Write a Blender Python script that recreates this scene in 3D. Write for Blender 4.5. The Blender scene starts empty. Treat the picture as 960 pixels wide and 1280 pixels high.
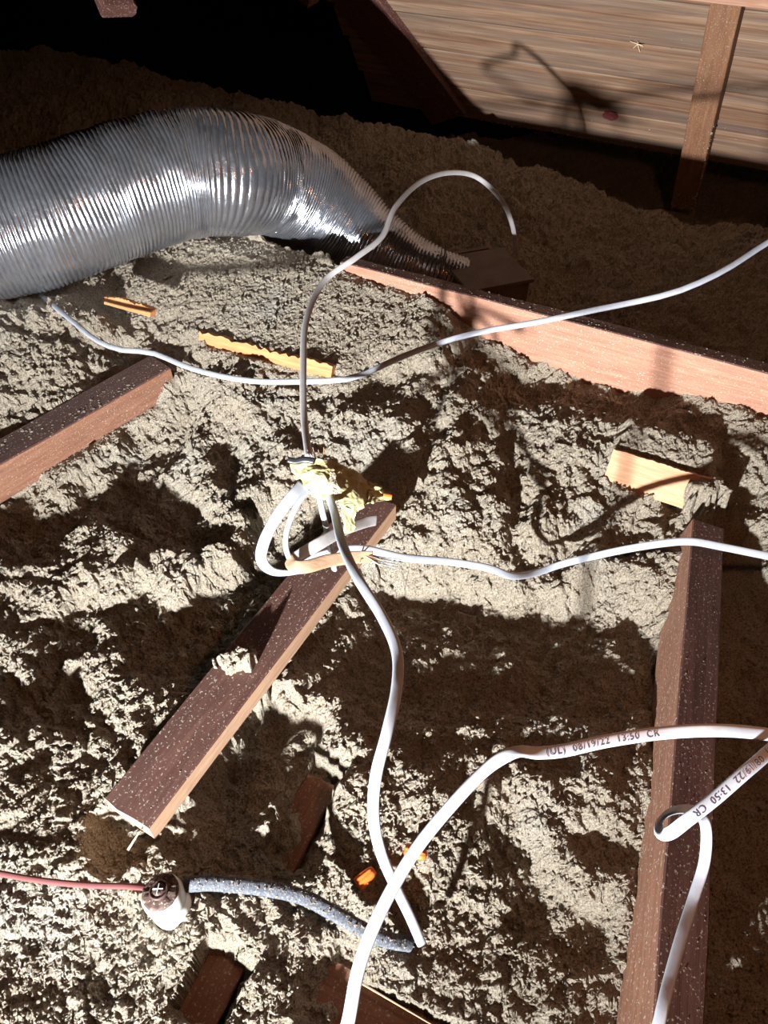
import bpy, bmesh, math, random
import numpy as np
from mathutils import Vector, Matrix, noise as mnoise

random.seed(7)
RNG = np.random.default_rng(11)
SC = bpy.context.scene
COL = SC.collection

# ------------------------------------------------------------------ camera
CAM_H, PITCH, FPX = 1.15, math.radians(45), 960.0
cd = bpy.data.cameras.new('camera'); cam = bpy.data.objects.new('camera', cd); COL.objects.link(cam)
cam.location = (0, 0, CAM_H)
cam.rotation_euler = (math.radians(90) - PITCH, 0, 0)
cd.sensor_fit = 'VERTICAL'; cd.sensor_height = 32.0; cd.lens = 32.0 * FPX / 1280.0
cd.clip_start = 0.02; cd.clip_end = 50
SC.camera = cam

# ------------------------------------------------------------------ world, lamps, exposure
w = bpy.data.worlds.new('attic_dark'); SC.world = w; w.use_nodes = True
w.node_tree.nodes['Background'].inputs[0].default_value = (1.0, 0.55, 0.30, 1)
w.node_tree.nodes['Background'].inputs[1].default_value = 0.006
LAMP = Vector((-0.86, -1.12, 0.455))

def lamp(name, kind, loc, energy, color, target=None, **kw):
    d = bpy.data.lights.new(name, kind); d.energy = energy; d.color = color
    for k, v in kw.items(): setattr(d, k, v)
    o = bpy.data.objects.new(name, d); COL.objects.link(o); o.location = loc
    if target is not None:
        o.rotation_euler = (Vector(target) - Vector(loc)).to_track_quat('-Z', 'Y').to_euler()
    return o
# hand torch lying low behind the viewer's feet
lamp('work_torch', 'SPOT', LAMP, 1220, (0.93, 0.96, 1.0), (0.25, 1.9, 1.05), shadow_soft_size=0.035,
     spot_size=math.radians(82), spot_blend=1.0)
# weak warm fill added overhead to lift the shadows, no visible source
lamp('warm_fill', 'POINT', (0.50, 0.12, 1.30), 11.5, (1.0, 0.44, 0.23), shadow_soft_size=0.05)

SC.view_settings.view_transform = 'Standard'
SC.view_settings.look = 'None'
SC.view_settings.gamma = 1.0
SC.view_settings.use_curve_mapping = False
SC.view_settings.exposure = 0.0
SC.cycles.max_bounces = 4
SC.cycles.diffuse_bounces = 2

# ------------------------------------------------------------------ coordinates
CP, SP = math.cos(PITCH), math.sin(PITCH)
def ray(u, v):
    a = (u - 480) / FPX; b = (640 - v) / FPX
    return Vector((a, CP + b * SP, -SP + b * CP))
def P(u, v, z):                       # point of the line of sight at height z
    d = ray(u, v); t = (CAM_H - z) / -d.z
    return Vector((0, 0, CAM_H)) + d * t
def PT(u, v, t):
    return Vector((0, 0, CAM_H)) + ray(u, v) * t
def proj(x, y, z):                    # numpy friendly
    zc = z - CAM_H
    dep = y * CP - zc * SP
    up = y * SP + zc * CP
    return 480 + FPX * x / dep, 640 - FPX * up / dep
AX, AY = 0.882, -0.471                # along the rows of timber; across = (0.471, 0.882)
def S(x, y): return 0.471 * x + 0.882 * y
S_J = 1.545                           # front face of the long timber
Z_J = 0.23
S_ROOF, Z_ROOF, ROOF_TAN = 3.10, 0.075, math.tan(math.radians(60))

# ------------------------------------------------------------------ noise
_perm = RNG.permutation(256); _perm = np.concatenate([_perm, _perm, _perm])
_g = RNG.uniform(0, 2 * np.pi, 256); _gx, _gy = np.cos(_g), np.sin(_g)
def pn(x, y):
    xi = np.floor(x).astype(int); yi = np.floor(y).astype(int)
    xf = x - xi; yf = y - yi
    u = xf * xf * xf * (xf * (xf * 6 - 15) + 10); v = yf * yf * yf * (yf * (yf * 6 - 15) + 10)
    def gr(i, j, dx, dy):
        h = _perm[_perm[i & 255] + (j & 255)]
        return _gx[h] * dx + _gy[h] * dy
    n00 = gr(xi, yi, xf, yf); n10 = gr(xi + 1, yi, xf - 1, yf)
    n01 = gr(xi, yi + 1, xf, yf - 1); n11 = gr(xi + 1, yi + 1, xf - 1, yf - 1)
    return ((n00 * (1 - u) + n10 * u) * (1 - v) + (n01 * (1 - u) + n11 * u) * v) * 1.5
def cell(x, y, seed=0):
    xi = np.floor(x).astype(int); yi = np.floor(y).astype(int); best = np.full(x.shape, 9.0); hgt = np.zeros(x.shape)
    for i in (-1, 0, 1):
        for j in (-1, 0, 1):
            cx = xi + i; cy = yi + j; h = _perm[_perm[(cx + seed) & 255] + (cy & 255)]; h2 = _perm[h + 17]
            d = (cx + .15 + .7 * h / 255 - x) ** 2 + (cy + .15 + .7 * h2 / 255 - y) ** 2
            m = d < best; best = np.where(m, d, best); hgt = np.where(m, _perm[h + 71] / 255, hgt)
    return np.sqrt(np.maximum(0, 1 - best)) * .8 + hgt * .6 - .6
def sm(a, b, x):
    t = np.clip((x - a) / (b - a), 0, 1); return t * t * (3 - 2 * t)

# ------------------------------------------------------------------ the hollows in the insulation
HOLLOWS = [  # outlines of the hollows (photo coordinates of their rims)
 [(0,415),(60,400),(120,420),(190,447),(160,468),(80,505),(0,545)],
 [(60,575),(130,545),(200,505),(250,470),(280,505),(245,520),(235,560),(180,600),(120,575)],
 [(0,640),(60,640),(110,600),(180,590),(240,600),(250,650),(300,690),(230,690),(130,660),(60,670),(0,675)],
 [(0,740),(60,760),(110,740),(200,745),(260,725),(330,690),(430,700),(400,760),(330,740),(290,800),(250,850),(200,850),(140,810),(60,830),(0,790)],
 [(300,650),(330,620),(370,620),(420,650),(440,700),(380,730),(320,725)],
 [(440,712),(520,722),(600,722),(680,735),(760,735),(830,780),(845,850),(835,890),(740,895),(640,885),(560,890),(500,905),(455,880),(430,800)],
 [(905,760),(970,735),(1100,735),(1100,1300),(885,1300),(895,1000)],
 [(300,865),(340,870),(395,890),(405,970),(410,1060),(370,1105),(300,1095),(200,1075),(190,1045),(230,1010),(270,940)],
 [(440,462),(520,450),(590,430),(610,440),(670,460),(740,470),(800,480),(850,500),(830,530),(770,520),(700,505),(640,505),(590,500),(540,480),(470,480)],
 [(250,440),(330,462),(420,478),(500,462),(505,500),(430,505),(330,490),(270,475)],
 [(630,690),(700,665),(760,655),(860,625),(960,610),(970,650),(880,655),(840,690),(760,690),(700,712),(640,715)],
 [(770,575),(830,600),(890,605),(890,635),(820,625),(780,600)],
 [(835,530),(905,558),(905,580),(860,570)],
 [(590,1000),(640,1000),(670,1060),(700,1120),(690,1180),(650,1190),(640,1120),(600,1060)],
 [(695,1030),(760,1040),(800,1060),(780,1085),(720,1075)],
 [(620,920),(700,935),(730,960),(690,975),(640,960)],
 [(710,1140),(760,1130),(780,1180),(740,1220),(700,1190)],
 [(370,1180),(440,1170),(470,1230),(440,1285),(370,1285)],
 [(520,480),(560,500),(560,560),(530,600),(505,560)],
 [(615,520),(650,540),(660,690),(635,700),(630,600)],
 [(250,520),(290,515),(300,560),(280,600),(255,580)],
 [(40,860),(90,850),(130,870),(80,890)],
 [(420,770),(460,760),(450,880),(420,900)],
 [(560,1000),(585,960),(600,1010),(575,1040)],
]
DW, DH = 300, 340                     # 4 px cells: u from -50 to 1150, v from 0 to 1360
gu = (np.arange(DW) + .5) * 4 - 50; gv = (np.arange(DH) + .5) * 4
GU, GV = np.meshgrid(gu, gv)
wu = GU + 16 * pn(GU / 34, GV / 34) + 9 * pn(GU / 13 + 9, GV / 13)
wv = GV + 16 * pn(GU / 34 + 40, GV / 34) + 9 * pn(GU / 13, GV / 13 + 30)
DARK = np.zeros((DH, DW))
for poly in HOLLOWS:
    ins = np.zeros(DARK.shape, bool); n = len(poly)
    for i in range(n):
        x0, y0 = poly[i]; x1, y1 = poly[(i + 1) % n]
        if y0 == y1: continue
        c = ((y0 > wv) != (y1 > wv)) & (wu < (x1 - x0) * (wv - y0) / (y1 - y0) + x0)
        ins ^= c
    DARK[ins] = 1
def blur(a, k):
    for _ in range(k):
        a = (np.roll(a, 1, 0) + a + np.roll(a, -1, 0)) / 3
        a = (np.roll(a, 1, 1) + a + np.roll(a, -1, 1)) / 3
    return a
DARK = blur(DARK, 1)
def bil(A, fx, fy):
    h, w_ = A.shape
    fx = np.clip(fx, 0, w_ - 1.001); fy = np.clip(fy, 0, h - 1.001)
    x0 = fx.astype(int); y0 = fy.astype(int); dx = fx - x0; dy = fy - y0
    return (A[y0, x0] * (1 - dx) + A[y0, x0 + 1] * dx) * (1 - dy) + (A[y0 + 1, x0] * (1 - dx) + A[y0 + 1, x0 + 1] * dx) * dy

def base_h(x, y):
    s = S(x, y)
    edge = np.interp(x, [-.6, -.45, -.1, .1, .22, .35, .5, .62, .75, 1.2],
                        [.235, .228, .205, .185, .145, .115, .10, .105, .125, .13])
    near = .02 + .03 * sm(.5, -.7, x)
    front = near + (edge - near) * np.clip((s - .84 + .06 * sm(.1, -.4, x)) / .68, 0, 1)
    left = .22 * sm(-.35, -.8, x) * sm(1.0, 1.5, y)
    front = np.maximum(front, left)
    back = .045 + .065 * sm(1.9, 2.7, s) + .06 * sm(-.2, -1.2, x) * sm(1.8, 2.5, s)
    h = np.where(s < S_J + .02, front, back)
    h = h - .30 * sm(0, .21, s - 2.74 + .26 * sm(.15, 1.0, x))
    return h

# hollows swept as seen from the low torch: each gets deep enough for its size
NR, NA = 360, 700
rr = np.linspace(.9, 4.5, NR); aa = np.linspace(-.9, 1.3, NA)
RR, AA = np.meshgrid(rr, aa, indexing='ij')
xx = LAMP.x + RR * np.sin(AA); yy = LAMP.y + RR * np.cos(AA)
bh = base_h(xx, yy); yy_s = np.maximum(yy, .02)
pu, pv = proj(xx, yy_s, bh)
dk = bil(DARK, (pu + 50) / 4 - .5, pv / 4 - .5) * (yy > .05) * (S(xx, yy) < S_J)
dep = np.zeros_like(dk); run = np.zeros(NA); dr = rr[1] - rr[0]
for i in range(NR):
    on = dk[i] > .5
    run = np.where(on, np.minimum(run + dr, .26), np.maximum(run - 3.5 * dr, 0))
    slope = (LAMP.z - bh[i]) / rr[i]
    dep[i] = np.where(on, np.minimum(run * (slope * 1.12 + .02) + .012, .115), run * slope * .9)
dep = blur(dep, 2)

FIX = []                               # things that press into / stick out of the insulation
def height(x, y, detail=True):
    s = S(x, y)
    h = base_h(x, y)
    h = h - bil(dep, (np.arctan2(x - LAMP.x, y - LAMP.y) + .9) / (aa[1] - aa[0]),
                (np.hypot(x - LAMP.x, y - LAMP.y) - .9) / dr)
    flat = sm(1.12, 1.26, s) * (s < S_J) * sm(.25, -.1, x)      # smoother blown patch by the duct
    k = 1 - .85 * flat
    far = (s > S_J + .02)
    k = np.where(far, 1.25, k) * (1 - .35 * sm(.75, .3, y))
    h = h - .035 * sm(.6, .12, y)
    h = h + k * .030 * (pn(x * 5 + 3, y * 5) ) * np.where(far, .9, 1)
    wx = x + .012 * pn(x * 22, y * 22 + 5); wy = y + .012 * pn(x * 22 + 8, y * 22)
    h = h + k * (.020 * np.abs(pn(wx * 11, wy * 11 + 2)) + .013 * np.abs(pn(wx * 23 + 7, wy * 23)) - .009)
    if detail:
        h = h + (.25 + .75 * k) * (.0095 * np.abs(pn(wx * 47, wy * 47 + 3)) - .003)
        g = .55 + .45 * k
        jx = x + .004 * pn(x * 60 + 9, y * 60); jy = y + .004 * pn(x * 60, y * 60 + 9)
        h = h + g * (.0062 * cell(jx * 62, jy * 62) + .0056 * cell(jx * 135, jy * 135, 5) + .0040 * cell(jx * 260, jy * 260, 9) + .003 * pn(x * 30, y * 30 + 40))
    for f in FIX: h = f(x, y, h)
    return h
def ground(x, y, detail=False):
    return float(height(np.array([x]), np.array([y]), detail)[0])
def G(u, v, off=0.0):                 # where the line of sight meets the insulation
    d = ray(u, v); t = .6
    while t < 4:
        p = Vector((0, 0, CAM_H)) + d * t
        if p.z <= ground(p.x, p.y) + off: break
        t += .004
    return p

# ------------------------------------------------------------------ materials
class NT:
    def __init__(s, name):
        s.m = bpy.data.materials.new(name); s.m.use_nodes = True
        s.n = s.m.node_tree.nodes; s.l = s.m.node_tree.links
        s.b = s.n['Principled BSDF']
    def node(s, t, **kw):
        n = s.n.new(t)
        for k, v in kw.items():
            if k.startswith('i_'): n.inputs[k[2:].replace('_', ' ')].default_value = v
            else: setattr(n, k, v)
        return n
    def link(s, a, b): s.l.new(a, b)
    def coords(s, scale=(1, 1, 1), src='Object', rnd=True):
        tc = s.node('ShaderNodeTexCoord'); mp = s.node('ShaderNodeMapping')
        mp.inputs['Scale'].default_value = scale
        s.link(tc.outputs[src], mp.inputs['Vector'])
        if rnd:
            oi = s.node('ShaderNodeObjectInfo'); mu = s.node('ShaderNodeMath', operation='MULTIPLY'); mu.inputs[1].default_value = 37.0
            s.link(oi.outputs['Random'], mu.inputs[0])
            ad = s.node('ShaderNodeVectorMath', operation='ADD')
            s.link(tc.outputs[src], ad.inputs[0]); s.link(mu.outputs[0], ad.inputs[1]); s.link(ad.outputs[0], mp.inputs['Vector'])
        return mp.outputs['Vector']
    def noise(s, vec, scale, detail=4, rough=.6, dist=0):
        n = s.node('ShaderNodeTexNoise'); n.inputs['Scale'].default_value = scale
        n.inputs['Detail'].default_value = detail; n.inputs['Roughness'].default_value = rough; n.inputs['Distortion'].default_value = dist
        s.link(vec, n.inputs['Vector']); return n.outputs['Fac']
    def ramp(s, fac, stops):
        r = s.node('ShaderNodeValToRGB'); e = r.color_ramp.elements
        while len(e) < len(stops): e.new(.5)
        for k, (p, c) in zip(e, stops): k.position = p; k.color = (*c, 1)
        s.link(fac, r.inputs['Fac']); return r.outputs['Color']
    def mix(s, fac, a, b, mode='MIX'):
        m = s.node('ShaderNodeMix', data_type='RGBA', blend_type=mode)
        for sock, v in ((m.inputs[0], fac), (m.inputs[6], a), (m.inputs[7], b)):
            if hasattr(v, 'is_output') or hasattr(v, 'links'): s.link(v, sock)
            elif isinstance(v, tuple): sock.default_value = (*v, 1)
            else: sock.default_value = v
        return m.outputs[2]
    def bump(s, h, strength, dist=.002):
        b = s.node('ShaderNodeBump'); b.inputs['Strength'].default_value = strength; b.inputs['Distance'].default_value = dist
        s.link(h, b.inputs['Height']); s.link(b.outputs['Normal'], s.b.inputs['Normal'])
    def set(s, col=None, rough=None, metal=None, **kw):
        if col is not None:
            if isinstance(col, tuple): s.b.inputs['Base Color'].default_value = (*col, 1)
            else: s.link(col, s.b.inputs['Base Color'])
        if rough is not None: s.b.inputs['Roughness'].default_value = rough
        if metal is not None: s.b.inputs['Metallic'].default_value = metal
        for k, v in kw.items(): s.b.inputs[k.replace('_', ' ')].default_value = v
        return s.m

def mat_insulation():
    t = NT('cellulose_insulation'); v = t.coords(rnd=False)
    big = t.noise(v, 5, 3); mid = t.noise(v, 40, 5, .7); fine = t.noise(v, 300, 5, .85)
    c = t.ramp(big, [(.3, (.62, .52, .37)), (.55, (.68, .58, .43)), (.72, (.70, .65, .54))])
    c = t.mix(t.ramp(mid, [(.35, (0, 0, 0)), (.7, (.4, .4, .4))]), c, (.55, .44, .31))
    c = t.mix(t.ramp(fine, [(.53, (0, 0, 0)), (.66, (.9, .9, .9))]), c, (.88, .84, .74))
    c = t.mix(t.ramp(fine, [(.38, (1, 1, 1)), (.50, (0, 0, 0))]), c, (.15, .095, .055))  # dark specks paint the self-shadow of pores between the grains
    t.bump(t.noise(v, 230, 6, .85), 1.0, .012)
    return t.set(c, .95)
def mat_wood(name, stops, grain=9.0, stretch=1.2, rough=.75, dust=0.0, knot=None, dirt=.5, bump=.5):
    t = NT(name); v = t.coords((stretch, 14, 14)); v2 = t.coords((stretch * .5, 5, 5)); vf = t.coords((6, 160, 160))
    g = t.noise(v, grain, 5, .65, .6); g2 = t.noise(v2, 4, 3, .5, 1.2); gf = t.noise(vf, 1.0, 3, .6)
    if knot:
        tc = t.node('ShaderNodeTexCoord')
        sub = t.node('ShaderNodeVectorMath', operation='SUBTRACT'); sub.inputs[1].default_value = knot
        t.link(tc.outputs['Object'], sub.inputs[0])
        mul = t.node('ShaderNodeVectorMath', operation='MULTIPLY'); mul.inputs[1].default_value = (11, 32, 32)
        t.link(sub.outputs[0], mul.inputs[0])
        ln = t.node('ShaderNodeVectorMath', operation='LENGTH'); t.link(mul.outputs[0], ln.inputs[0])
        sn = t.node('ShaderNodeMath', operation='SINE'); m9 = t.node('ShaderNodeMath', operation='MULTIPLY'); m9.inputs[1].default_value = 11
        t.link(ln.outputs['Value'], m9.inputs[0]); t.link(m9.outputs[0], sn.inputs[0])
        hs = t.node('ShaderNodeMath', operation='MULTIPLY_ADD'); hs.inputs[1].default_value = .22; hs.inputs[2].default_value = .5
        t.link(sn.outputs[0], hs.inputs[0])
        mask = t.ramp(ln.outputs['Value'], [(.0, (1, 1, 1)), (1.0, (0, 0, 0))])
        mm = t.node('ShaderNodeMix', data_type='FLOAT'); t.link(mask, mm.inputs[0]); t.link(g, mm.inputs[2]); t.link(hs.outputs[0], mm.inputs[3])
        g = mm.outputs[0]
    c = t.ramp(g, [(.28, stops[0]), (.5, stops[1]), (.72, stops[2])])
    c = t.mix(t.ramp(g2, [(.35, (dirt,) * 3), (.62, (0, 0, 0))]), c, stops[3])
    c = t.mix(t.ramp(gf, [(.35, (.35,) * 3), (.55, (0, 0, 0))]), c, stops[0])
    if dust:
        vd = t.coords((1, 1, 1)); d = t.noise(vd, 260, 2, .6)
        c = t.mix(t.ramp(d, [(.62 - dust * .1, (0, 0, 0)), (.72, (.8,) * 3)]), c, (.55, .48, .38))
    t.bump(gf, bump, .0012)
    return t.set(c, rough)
M = {}
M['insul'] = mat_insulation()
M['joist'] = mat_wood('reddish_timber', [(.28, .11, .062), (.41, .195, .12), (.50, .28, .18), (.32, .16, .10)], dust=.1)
M['shaded_timber'] = mat_wood('painted_shade_timber', [(.075, .03, .022), (.115, .05, .036), (.15, .07, .05), (.07, .035, .028)], dust=.1, rough=.6)  # timber tops: shade of the grazing torch painted in as darker wood
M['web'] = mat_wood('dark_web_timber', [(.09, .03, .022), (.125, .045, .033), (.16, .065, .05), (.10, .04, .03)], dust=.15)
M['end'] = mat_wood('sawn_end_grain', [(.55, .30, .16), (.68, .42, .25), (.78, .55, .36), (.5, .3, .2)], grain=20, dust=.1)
M['side'] = mat_wood('lit_timber_side', [(.17, .07, .038), (.255, .115, .062), (.32, .165, .10), (.19, .09, .06)], dust=.2)  # lighter reddish copy: torchlight painted into timber sides; also whole buried sticks
M['orange'] = mat_wood('fresh_orange_wood', [(.42, .15, .05), (.58, .25, .09), (.64, .33, .14), (.46, .19, .08)], dirt=.2)
M['pale'] = mat_wood('pale_fresh_wood', [(.46, .20, .09), (.60, .32, .17), (.66, .40, .23), (.55, .27, .15)], dirt=.2)
ST = [(.10, .040, .022), (.28, .155, .085), (.44, .29, .18), (.17, .13, .10)]
M['plank'] = mat_wood('weathered_roof_plank', ST, grain=3.4, stretch=.38, dirt=.7)
M['plank_knot'] = mat_wood('weathered_roof_plank_with_knot', ST, grain=3.4, stretch=.38, knot=(0, 0, 0), dirt=.6)
M['rafter'] = mat_wood('warm_rafter_wood', [(.17, .07, .03), (.25, .11, .05), (.32, .16, .08), (.2, .11, .06)], grain=8, dust=.1)
M['purlin'] = mat_wood('pale_pink_timber', [(.36, .17, .10), (.46, .25, .16), (.54, .33, .23), (.38, .21, .14)])
M['shade_black'] = NT('painted_shade_black').set((.012, .010, .009), .95)  # near-black: unlit attic depth painted onto the walls and floor
def mat_foil():
    t = NT('duct_foil'); v = t.coords(rnd=False)
    a = t.noise(v, 60, 3, .6); b = t.noise(v, 9, 3, .6)
    vo = t.node('ShaderNodeTexVoronoi'); vo.inputs['Scale'].default_value = 75; t.link(v, vo.inputs['Vector'])
    c = t.ramp(b, [(.3, (.42, .42, .44)), (.7, (.52, .54, .59))])
    spk = t.ramp(t.noise(v, 330, 2), [(.66, (0, 0, 0)), (.72, (.8,) * 3)])
    c = t.mix(spk, c, (.95, .92, .86))
    r = t.node('ShaderNodeMapRange'); r.inputs[3].default_value = .18; r.inputs[4].default_value = .30
    t.link(a, r.inputs[0]); t.link(r.outputs[0], t.b.inputs['Roughness'])
    t.bump(a, .35, .003)
    return t.set(c, None, .90)
M['foil'] = mat_foil()
def mat_jacket(name, c0, c1):
    t = NT(name); v = t.coords(rnd=False); a = t.noise(v, 60, 3, .7); b = t.noise(v, 500, 2)
    c = t.mix(t.ramp(a, [(.5, (0, 0, 0)), (.75, (.6,) * 3)]), c0, c1)
    c = t.mix(t.ramp(b, [(.64, (0, 0, 0)), (.72, (.6,) * 3)]), c, (.45, .38, .28))
    t.bump(a, .1, .001)
    return t.set(c, .38)
M['white'] = mat_jacket('white_cable_jacket', (.38, .40, .44), (.30, .29, .28))
M['grey'] = mat_jacket('dusty_cable_jacket', (.46, .44, .43), (.34, .30, .27))
M['ink'] = NT('black_ink').set((.035, .04, .07), .5)
def mat_tape():
    t = NT('cream_tape'); v = t.coords(rnd=False); a = t.noise(v, 55, 4, .7)
    c = t.ramp(a, [(.35, (.35, .30, .13)), (.6, (.42, .385, .205)), (.8, (.46, .435, .28))])
    t.bump(a, .5, .004)
    return t.set(c, .42)
M['tape'] = mat_tape()
M['black'] = NT('black_tape').set((.02, .02, .022), .35)
M['kraft'] = mat_wood('kraft_paper', [(.28, .15, .08), (.40, .24, .14), (.48, .31, .20), (.32, .19, .12)], dirt=.3)
M['red_wire'] = NT('red_rubber').set((.17, .045, .04), .8)
M['orange_plastic'] = NT('orange_plastic').set((.85, .17, .03), .35)
M['porcelain'] = NT('porcelain').set((.82, .80, .74), .25)
M['leather'] = mat_wood('rusty_washer', [(.05, .025, .018), (.10, .055, .04), (.18, .12, .09), (.08, .04, .03)], grain=20, dust=.6)
M['rust'] = NT('rusty_metal').set((.09, .05, .04), .6, .4)
def mat_loom():
    t = NT('woven_loom'); v = t.coords(rnd=False); a = t.noise(v, 300, 3, .7)
    c = t.ramp(a, [(.35, (.05, .055, .065)), (.6, (.13, .14, .16)), (.75, (.36, .36, .36))])
    t.bump(a, .5, .002); return t.set(c, .8)
M['loom'] = mat_loom()
def mat_boxmetal():
    t = NT('dusty_fan_housing'); v = t.coords(rnd=False); a = t.noise(v, 14, 4); b = t.noise(v, 300, 2)
    c = t.ramp(a, [(.3, (.10, .065, .045)), (.7, (.19, .13, .09))])
    c = t.mix(t.ramp(b, [(.6, (0, 0, 0)), (.7, (.5,) * 3)]), c, (.4, .32, .24))
    return t.set(c, .6, .2)
M['housing'] = mat_boxmetal()
M['redknot'] = NT('dark_red_knot').set((.22, .05, .045), .45)
M['straw'] = NT('dry_straw').set((.72, .52, .33), .7)

# ------------------------------------------------------------------ object helpers
def link(name, me, mat=None, parent=None, smooth=True):
    if mat is not None: me.materials.append(mat)
    o = bpy.data.objects.new(name, me); COL.objects.link(o)
    if parent is not None: o.parent = parent
    if smooth and hasattr(me, 'polygons') and len(me.polygons): me.polygons.foreach_set('use_smooth', [True] * len(me.polygons))
    return o
def tag(o, label=None, cat=None, group=None, kind=None):
    if label: o['label'] = label
    if cat: o['category'] = cat
    if group: o['group'] = group
    if kind: o['kind'] = kind
    return o
def empty(name, loc, rot=None):
    o = bpy.data.objects.new(name, None); COL.objects.link(o); o.location = loc; o.empty_display_size = .05
    return o
def pymesh(name, v, f):
    me = bpy.data.meshes.new(name); me.from_pydata([tuple(p) for p in v], [], f); me.update(); return me
def gridmesh(name, V, closed=False):   # V: (n, m, 3); closed wraps the second axis
    n, m = V.shape[:2]; me = bpy.data.meshes.new(name)
    me.vertices.add(n * m); me.vertices.foreach_set('co', V.reshape(-1).astype(np.float32))
    j = np.arange(m if closed else m - 1); i = np.arange(n - 1)
    I, J = np.meshgrid(i, j, indexing='ij'); J2 = (J + 1) % m
    q = np.stack([I * m + J, I * m + J2, (I + 1) * m + J2, (I + 1) * m + J], -1).reshape(-1, 4)
    nf = len(q); me.loops.add(nf * 4); me.loops.foreach_set('vertex_index', q.reshape(-1).astype(np.int32))
    me.polygons.add(nf); me.polygons.foreach_set('loop_start', (np.arange(nf) * 4).astype(np.int32))
    me.polygons.foreach_set('loop_total', np.full(nf, 4, np.int32))
    me.polygons.foreach_set('use_smooth', np.ones(nf, bool))
    me.update(calc_edges=True); me.validate(); return me

def frame_from(p0, p1, upv):
    p0, p1 = Vector(p0), Vector(p1); x = (p1 - p0).normalized(); y = Vector(upv).cross(x).normalized(); z = x.cross(y)
    m = Matrix((x, y, z)).transposed().to_4x4(); m.translation = p0
    return m, (p1 - p0).length
def timber_mesh(name, L, W, T, wav=.0012, chip=0.0, seg=24, seed=0, bev=.0022):
    """sawn stick: x 0..L, y -W/2..W/2, top at z 0, slightly uneven, soft arrises"""
    bm = bmesh.new()
    prof = []
    b = bev
    for (y, z) in ((-W/2+b, 0), (-W/6, 0), (W/6, 0), (W/2-b, 0), (W/2, -b), (W/2, -T/2), (W/2, -T+b), (W/2-b, -T), (0, -T), (-W/2+b, -T), (-W/2, -T+b), (-W/2, -T/2), (-W/2, -b)):
        prof.append((y, z))
    rings = []
    for i in range(seg + 1):
        x = L * i / seg
        e = 0.0
        row = []
        for (y, z) in prof:
            n = mnoise.noise_vector(Vector((x * 6 + seed, y * 30, z * 30)))
            cx = x
            if chip and i in (0, seg): cx += (n.x) * chip * (1 if i else -1)
            row.append(bm.verts.new((cx, y + n.y * wav, z + n.z * wav)))
        rings.append(row)
    k = len(prof)
    for i in range(seg):
        for j in range(k):
            f = bm.faces.new((rings[i][j], rings[i][(j+1) % k], rings[i+1][(j+1) % k], rings[i+1][j]))
    bm.faces.new(rings[0]); bm.faces.new(list(reversed(rings[-1])))
    bmesh.ops.recalc_face_normals(bm, faces=bm.faces)
    me = bpy.data.meshes.new(name); bm.to_mesh(me); bm.free(); return me
def timber(name, p0, p1, W, T, mat, up=(0, 0, 1), roll=0.0, parent=None, endmat=None, sidemat=None, **kw):
    m, L = frame_from(p0, p1, up)
    m = m @ Matrix.Rotation(roll, 4, 'X')
    me = timber_mesh(name, L, W, T, seed=p0[0] * 9 + p0[1] * 5, **kw)
    o = link(name, me, mat, parent, smooth=False)
    me.materials.append(endmat or mat); me.materials.append(sidemat or mat)
    for f in me.polygons:
        if abs(f.normal.x) > .8: f.material_index = 1
        elif abs(f.normal.y) > .8: f.material_index = 2
    o.matrix_world = m
    return o
def crumbs(name, pts, parent, rmin=.0012, rmax=.004, mat=None, seed=1, flat=1.0):
    """loose flecks of insulation, joined: uncountable"""
    r = random.Random(seed); V = []; F = []
    base = [(1,0,0),(-1,0,0),(0,1,0),(0,-1,0),(0,0,1),(0,0,-1)]
    tri = [(0,2,4),(2,1,4),(1,3,4),(3,0,4),(2,0,5),(1,2,5),(3,1,5),(0,3,5)]
    for p in pts:
        s = rmin + (rmax - rmin) * r.random() ** 3; k = len(V)
        rot = Matrix.Rotation(r.random() * 6, 3, 'Z') @ Matrix.Rotation(r.random() * 3, 3, 'X')
        for b in base:
            q = rot @ (Vector(b) * s * (.5 + r.random() * .8)); V.append((p[0] + q.x, p[1] + q.y, p[2] + q.z * flat))
        F += [(a + k, b_ + k, c + k) for a, b_, c in tri]
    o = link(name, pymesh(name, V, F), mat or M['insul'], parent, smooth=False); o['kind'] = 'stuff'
    return o
def crumbs_on(parent, L, W, n, seed=1, x0=0.0, **kw):
    r = random.Random(seed); pts = []
    while len(pts) < n:
        x = x0 + r.random() * (L - x0); y = (r.random() - .5) * W * .96
        if mnoise.noise(Vector((x * 14, y * 14, seed))) + r.random() * .7 > .12: pts.append((x, y, .0002))
    return crumbs('insulation_flecks', pts, parent, seed=seed, flat=.35, **kw)

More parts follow.
